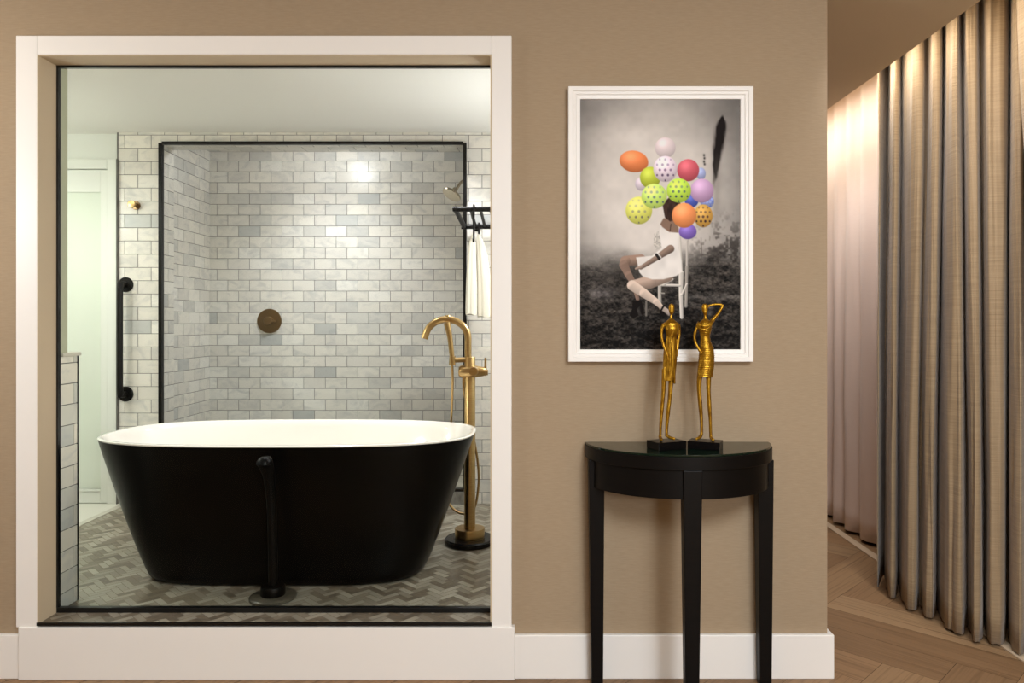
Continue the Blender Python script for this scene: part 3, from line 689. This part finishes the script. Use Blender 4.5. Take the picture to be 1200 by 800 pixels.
# the print: painted on a fine grid, one colour per point
def paint():
    SC = 1.6; x0, x1, y0, y1 = 679.5, 868.8, 115.5, 409.0
    W_, H_ = int((x1-x0)*SC), int((y1-y0)*SC)
    rng = np.random.RandomState(3)
    xs = x0+(np.arange(W_)+.5)/SC; ys = y0+(np.arange(H_)+.5)/SC
    X, Y = np.meshgrid(xs, ys); img = np.zeros((H_, W_, 3))
    def nz(sx, sy=None, seed=0):
        sy = sy or sx; r = np.random.RandomState(seed); gx = int((x1-x0)/sx)+3; gy = int((y1-y0)/sy)+3; g = r.rand(gy, gx)
        u = (X-x0)/sx; v = (Y-y0)/sy; i = u.astype(int); j = v.astype(int); fu = u-i; fv = v-j; fu = fu*fu*(3-2*fu); fv = fv*fv*(3-2*fv)
        return (g[j,i]*(1-fu)+g[j,i+1]*fu)*(1-fv)+(g[j+1,i]*(1-fu)+g[j+1,i+1]*fu)*fv
    sm = lambda a, b, t: np.clip((t-a)/(b-a), 0, 1)**2*(3-2*np.clip((t-a)/(b-a), 0, 1))
    # aged wall
    d = np.sqrt(((X-765)/118)**2+((Y-225)/150)**2)
    base = 216-112*sm(.35, 1.25, d)+10*(nz(22,22,1)-.5)+8*(nz(6,6,2)-.5)+10*(nz(40,14,4)-.5)
    img[:] = base[..., None]*np.array([1.0, .965, .93])
    def over(mask, col): 
        nonlocal img
        col = np.array(col, float); img = img*(1-mask[..., None])+(col*mask[..., None])
    # stained wall at lower right, misty field, dark ground
    st = sm(.42,.7, nz(7,7,9)*.6+nz(2.5,2.5,10)*.4)*sm(790,850,X)*sm(235,300,Y)
    over(st*.85, (58,53,50))
    fog = sm(285,335, Y+14*(nz(18,10,5)-.5)+10*sm(780,850,X))
    g = 54+44*(nz(9,4,6)-.5)+44*(nz(3,2,7)-.5)+34*(nz(1.4,1.0,8)-.5)
    g = g-20*sm(345,395,Y); g = np.clip(g, 18, 200)
    img = img*(1-fog[..., None])+(g[..., None]*np.array([1.0,.93,.87]))*fog[..., None]
    over(.45*np.exp(-(((X-705)/16)**2+((Y-342)/7)**2))*(.5+nz(3,2,14)), (165,158,158))
    over(.5*np.exp(-((Y-347)/3.0)**2)*sm(795,815,X)*(nz(3,2,15)), (170,165,160))
    over(.5*np.exp(-(((X-735)/30)**2+((Y-318)/14)**2)), (48,44,40))
    # dark smear on the wall
    cx_ = 846-(Y-140)*.12
    wd_ = .6+5.0*sm(130,150,Y)*(1-sm(160,222,Y)*.75)
    over(np.clip(1.35*np.exp(-(np.abs(X-cx_+1.6*(nz(3,7,30)-.5))/wd_)**3)*sm(133,140,Y)*(1-sm(190,225,Y))*(.75+.5*nz(2,9,16)), 0, .96), (24,19,18))
    over(.35*np.exp(-((X-(841-(Y-200)*.03))/5)**2)*sm(170,200,Y)*(1-sm(240,290,Y)), (110,104,98))
    for (a, b_) in ((825.5,181.5),(826,185),(825.5,189),(826.2,192)): over(np.exp(-(((X-a)/1.1)**2+((Y-b_)/1.4)**2))*.9, (30,28,28))
    def poly(pts, col, soft=.6, shade=None):
        P = np.array(pts, float); n = len(P); ins = np.zeros(X.shape, bool); dist = np.full(X.shape, 1e9)
        for i in range(n):
            ax_, ay_ = P[i-1]; bx, by = P[i]
            cond = ((ay_ > Y) != (by > Y)); tt = (Y-ay_)/((by-ay_) if by != ay_ else 1e-9); ins ^= cond & (X < ax_+tt*(bx-ax_))
            L2 = (bx-ax_)**2+(by-ay_)**2+1e-9; u = np.clip(((X-ax_)*(bx-ax_)+(Y-ay_)*(by-ay_))/L2, 0, 1)
            dist = np.minimum(dist, np.hypot(X-ax_-u*(bx-ax_), Y-ay_-u*(by-ay_)))
        sd = np.where(ins, dist, -dist); m = np.clip(sd/soft*.5+.5, 0, 1)
        cc = np.array(col, float)
        if shade is not None: colr = cc[None, None, :]*shade[..., None]
        else: colr = cc[None, None, :]*np.ones(X.shape+(1,))
        nonlocal_img(m, colr)
    def nonlocal_img(m, colr):
        nonlocal img
        img = img*(1-m[..., None])+colr*m[..., None]
    def line(pts, wid, col):
        for i in range(len(pts)-1):
            (ax_, ay_), (bx, by) = pts[i], pts[i+1]; w0, w1 = (wid[i], wid[i+1]) if isinstance(wid, (list, tuple)) else (wid, wid)
            L2 = (bx-ax_)**2+(by-ay_)**2+1e-9; u = np.clip(((X-ax_)*(bx-ax_)+(Y-ay_)*(by-ay_))/L2, 0, 1)
            d_ = np.hypot(X-ax_-u*(bx-ax_), Y-ay_-u*(by-ay_)); r = w0+(w1-w0)*u
            m = np.clip((r-d_)/.7+.5, 0, 1); s = 1.06-.30*np.clip(((X-ax_-u*(bx-ax_))*.6+(Y-ay_-u*(by-ay_)))/(r+.01), -.4, 1)
            nonlocal_img(m, np.array(col, float)[None, None]*s[..., None])
    Z = lambda *p: [(670+a/4.209, 250+b_/4.209) for a, b_ in p]
    # chair
    ch = (196,190,182); chd = (150,144,136)
    line(Z((572,130),(570,270)), 1.3, (176,170,163)); line(Z((570,260),(566,455)), 1.7, chd)
    line(Z((535,100),(545,290)), 1.4, ch)
    line(Z((437,340),(438,440)), 2.0, (172,166,158)); line(Z((372,430),(372,500)), 1.1, (110,105,98))
    line(Z((542,290),(541,400),(545,510)), [2.9,2.3,1.9], ch); line(Z((445,350),(535,352)), 1.5, ch); line(Z((545,400),(570,345)), 1.1, ch)
    line(Z((470,318),(462,345)), 2.0, ch); line(Z((500,322),(470,338)), 1.3, ch); line(Z((440,390),(460,391)), .8, chd)
    skin = (168,146,132); skl = (192,174,160)
    # far leg
    line(Z((345,225),(270,232),(262,252)), [6.2,6.0,5.4], (140,116,102)); line(Z((262,250),(285,300),(312,345),(330,420)), [5.2,4.2,3.2,2.0], (126,104,92))
    poly(Z((305,430),(325,425),(350,430),(362,470),(358,500),(345,490),(340,455),(325,470),(335,500),(310,515),(290,498),(302,470)), (22,18,17))
    # near leg
    line(Z((470,300),(390,335),(305,352)), [8.6,7.6,5.8], skin); line(Z((303,352),(360,390),(420,432),(452,465)), [6.0,5.2,3.7,2.4], skl)
    line(Z((450,465),(480,488)), 3.4, (160,146,136)); line(Z((458,452),(442,478)), 1.1, (18,15,14)); poly(Z((435,470),(455,480),(480,500),(455,505),(438,492)), (24,20,18))
    # dress
    sh = .93+.10*nz(7,12,20)
    poly(Z((322,214),(400,206),(448,168),(436,126),(438,54),(450,66),(484,90),(530,94),(530,165),(543,230),(545,285),(520,305),(455,322),(400,322),(355,308),(338,288)), (232,226,220), shade=sh)
    poly(Z((412,95),(432,85),(442,130),(446,165),(420,178),(408,150)), (190,184,176), shade=.8+.4*nz(1.6,1.6,21))
    # arm
    line(Z((490,172),(430,212),(345,265)), [4.6,3.2,2.2], (128,108,96)); line(Z((345,262),(322,270)), [2.2,1.4], (150,130,118))
    line(Z((421,200),(436,222)), 1.5, (40,36,34)); line(Z((430,196),(444,214)), .8, (190,186,182))
    # neck, shoulder, hair
    poly(Z((440,50),(456,22),(505,15),(530,70),(530,93),(484,89),(452,66)), (136,110,94))
    poly([(777,238),(786,230),(798,236),(798,250),(793,257),(786,259),(780,254)], (58,42,36), shade=.8+.5*nz(2,5,22))
    line([(787,262),(786,270)], [.5,.5], (70,52,44))
    def balloon(cx_, cy, rx, ry, col, a=1.0, dots=None, rot=0):
        u = ((X-cx_)*math.cos(rot)+(Y-cy)*math.sin(rot))/rx; v = (-(X-cx_)*math.sin(rot)+(Y-cy)*math.cos(rot))/ry; r = np.sqrt(u*u+v*v)
        m = np.clip((1-r)*min(rx,ry)/.8+.5, 0, 1)*a
        s = 1.10-.30*np.clip(v*.55+u*.15+.15, -.4, 1)-.12*r**3
        hl = np.exp(-(((X-cx_)/rx+.25)**2+((Y-cy)/ry+.38)**2)/.30)*34
        nonlocal_img(m, np.clip(np.array(col, float)[None, None]*s[..., None]+hl[..., None], 0, 250))
        if dots is not None:
            for i in range(-3, 4):
                for j in range(-3, 4):
                    du, dv = (i+.5*(j % 2))*.46, j*.40+.08; rr_ = math.hypot(du, dv)
                    if rr_ > .9: continue
                    k = math.sqrt(1-rr_**2); ddx = cx_+du*rx; ddy = cy+dv*ry
                    al = np.clip((1.75*(.55+.45*k)-np.hypot((X-ddx)/(.5+.5*k), Y-ddy))/.7+.3, 0, 1)*(.45+.5*np.clip(dv+.4, 0, 1))*(r < .97)
                    nonlocal_img(al, np.array(dots, float)[None, None]*(1.25-.5*np.clip(dv+.5, 0, 1))*np.ones(X.shape+(1,)))
    balloon(780.4,172.7,12,12,(214,196,200),.75)
    balloon(752.5,215,7,8,(200,186,200),.8)
    balloon(822,203,5.5,7,(150,160,205),.9)
    balloon(744,188.8,16.8,12.6,(222,128,78),1,None,.18)
    balloon(763,207.5,12,12.5,(178,190,62))
    balloon(811,234.5,8,8,(72,86,170)); balloon(829,235.5,8,8,(120,136,205),1,(180,190,225))
    balloon(807,199,12.8,13,(196,88,100)); balloon(806.6,270.7,10.3,9,(122,96,178))
    balloon(780.4,197.5,13.8,15.2,(222,206,216),1,(120,92,128))
    balloon(749.8,246,15.4,16.2,(214,214,104),1,(150,150,130))
    balloon(823,223,13.6,14,(188,152,188))
    balloon(824.5,252.3,11,13.3,(196,150,72),1,(66,44,58))
    balloon(767.6,229.3,14.8,14.6,(196,222,112),1,(86,112,140))
    balloon(796.2,222.8,14.2,14.2,(184,216,78),1,(70,96,116))
    balloon(802.3,251.8,14.2,14.5,(226,140,86))
    line([(822,278),(823,300)], .35, (90,84,80))
    return np.clip(img, 0, 255), W_, H_
img, W_, H_ = paint()
lim = img/255.0; lim = np.where(lim <= .04045, lim/12.92, ((lim+.055)/1.055)**2.4)
me = bpy.data.meshes.new('print')
gx = np.linspace(ix0-.006, ix1+.006, W_+1); gz = np.linspace(iz1+.006, iz0-.006, H_+1)
VX, VZ = np.meshgrid(gx, gz); org = ORG[t.name]
V = np.stack([VX-org.x, np.full(VX.shape, PY+.014-org.y), VZ-org.z], -1).reshape(-1, 3)
I, J = np.meshgrid(np.arange(W_), np.arange(H_)); a = (J*(W_+1)+I).reshape(-1)
Fq = np.stack([a, a+W_+1, a+W_+2, a+1], -1)
me.vertices.add(len(V)); me.vertices.foreach_set('co', V.reshape(-1))
me.loops.add(Fq.size); me.loops.foreach_set('vertex_index', Fq.reshape(-1))
me.polygons.add(len(Fq)); me.polygons.foreach_set('loop_start', np.arange(0, Fq.size, 4)); me.polygons.foreach_set('loop_total', np.full(len(Fq), 4))
me.update(calc_edges=True)
pad = np.pad(lim, ((0,1),(0,1),(0,0)), mode='edge')
ca = me.color_attributes.new('tint', 'FLOAT_COLOR', 'POINT')
ca.data.foreach_set('color', np.concatenate([pad, np.ones(pad.shape[:2]+(1,))], -1).reshape(-1).astype(np.float32))
me.materials.append(attr_mat('photo_print', .6, spec=.05))
po = bpy.data.objects.new('print', me); COL.objects.link(po); po.parent = t; ORG['print'] = org

# ------------------------------------------------------------------ curtains
def curtain(name, plan_b, plan_t, z0, z1, m, hem=0, res=8, rows=26, thick=.0016):
    def cr(P):
        out = []
        for i in range(len(P)-1):
            a, b_, c_, d = P[max(i-1,0)], P[i], P[i+1], P[min(i+2,len(P)-1)]
            for k in range(res):
                t_ = k/res
                out.append(tuple(.5*((2*b_[j])+(c_[j]-a[j])*t_+(2*a[j]-5*b_[j]+4*c_[j]-d[j])*t_*t_+(3*b_[j]-a[j]-3*c_[j]+d[j])*t_**3) for j in (0,1)))
        out.append(P[-1]); return out
    A, B_ = cr(plan_b), cr(plan_t); n = len(A); v = []; f = []
    for r in range(rows+1):
        u = r/rows; z = z0+(z1-z0)*u; s = u*u*(3-2*u)
        for i in range(n):
            x = A[i][0]*(1-s)+B_[i][0]*s; y = A[i][1]*(1-s)+B_[i][1]*s
            wv = .010*noise.noise(Vector((i*.12, z*1.3, 3.1)))+.006*noise.noise(Vector((i*.35, z*2.2, 9.1)))
            v.append((x+wv, y+wv*.6, z+(.004*noise.noise(Vector((i*.2, 0, 5))) if r == 0 else 0)))
    for r in range(rows):
        for i in range(n-1):
            a = r*n+i; f.append((a, a+1, a+n+1, a+n))
    mb = MB(); mb.add(v, f); o = mb.build(name, m, smooth=True, angle=180)
    so = o.modifiers.new('cloth_thickness', 'SOLIDIFY'); so.thickness = thick; so.offset = 0
    return o
M_drape = mat('taupe_silk_drape', (162,139,108), .62, bump=((14,14,420), .5, .0016), var=((6,6,330), (130,108,80), .8), sheen=.25, spec=.35)
M_sheer = mat('blush_sheer', (226,206,194), .75, bump=((60,60,500), .2, .0006), var=((10,10,300), (218,196,184), .4), sheen=.2)
bx = [(1020,1.61),(1065,1.634),(1092,1.66),(1127,1.695),(1150,1.74),(1175,1.79),(1200,1.83),(1260,1.86),(3000,1.86)]
def bX(px):
    for (a, xa), (b_, xb) in zip(bx, bx[1:]):
        if px <= b_: return xa+(xb-xa)*(px-a)/(b_-a)
    return 1.86
vb = [1036, 1052, 1078, 1097, 1134, 1153, 1180, 1204]
vt = [1041, 1057, 1087, 1106, 1127, 1148, 1183, 1200]
def plan(vs, first, top):
    rnd = random.Random(11 if top else 4)
    P = []
    def pt(px, back, skew=0):
        x = bX(px)+back; return (x, F*x/(px-620)+skew)
    K = .12 if top else 0
    P.append(pt(first, .03+K)); P.append(pt(first+1.0, K))
    for i, vpx in enumerate(vs):
        P.append(pt(vpx, (.105,.10,.05,.11,.07,.10,.12,.08)[i]*(1 if not top else (1.1,.7,1.3,.9,1.2,.7,.9,1.0)[i])+K))
        nx = vs[i+1] if i+1 < len(vs) else vpx+26
        d_ = nx-vpx
        g_ = rnd.uniform(-.10,.12)
        for (fr_, bk_) in ((.13,.045),(.30,.006),(.55+g_,rnd.uniform(-.012,.012)),(.80,rnd.uniform(.0,.022)),(.93,.05)): P.append(pt(vpx+d_*fr_, bk_+K))
    x, y = P[-1]
    k = 0
    while y > .9:
        y -= .035; k += 1
        P.append((1.86+(.09,.03,.0,-.004,.004,.04)[k % 6], y))
    return P
pb, pt_ = plan(vb, 1028, False), plan(vt, 1030, True)
n = min(len(pb), len(pt_)); pb, pt_ = pb[:n], pt_[:n]
o = curtain('drape', pb, pt_, .012, 2.78, M_drape)
tag(o, 'heavy taupe floor length drape in deep folds, nearest the camera', 'curtain')
P1 = []; P2 = []; y = 5.9; k = 0
rs = random.Random(5)
while y > 3.4:
    P1.append((1.885+(.032 if k % 2 else -.018)+rs.uniform(-.008,.008), y)); P2.append((1.885+(.022 if k % 2 else -.012), y+rs.uniform(-.01,.01))); y -= rs.uniform(.07,.13); k += 1
o = curtain('sheer_curtain', P1, P2, .02, 2.78, M_sheer, thick=.0008)
tag(o, 'pale blush sheer curtain hanging behind the taupe drape', 'curtain')
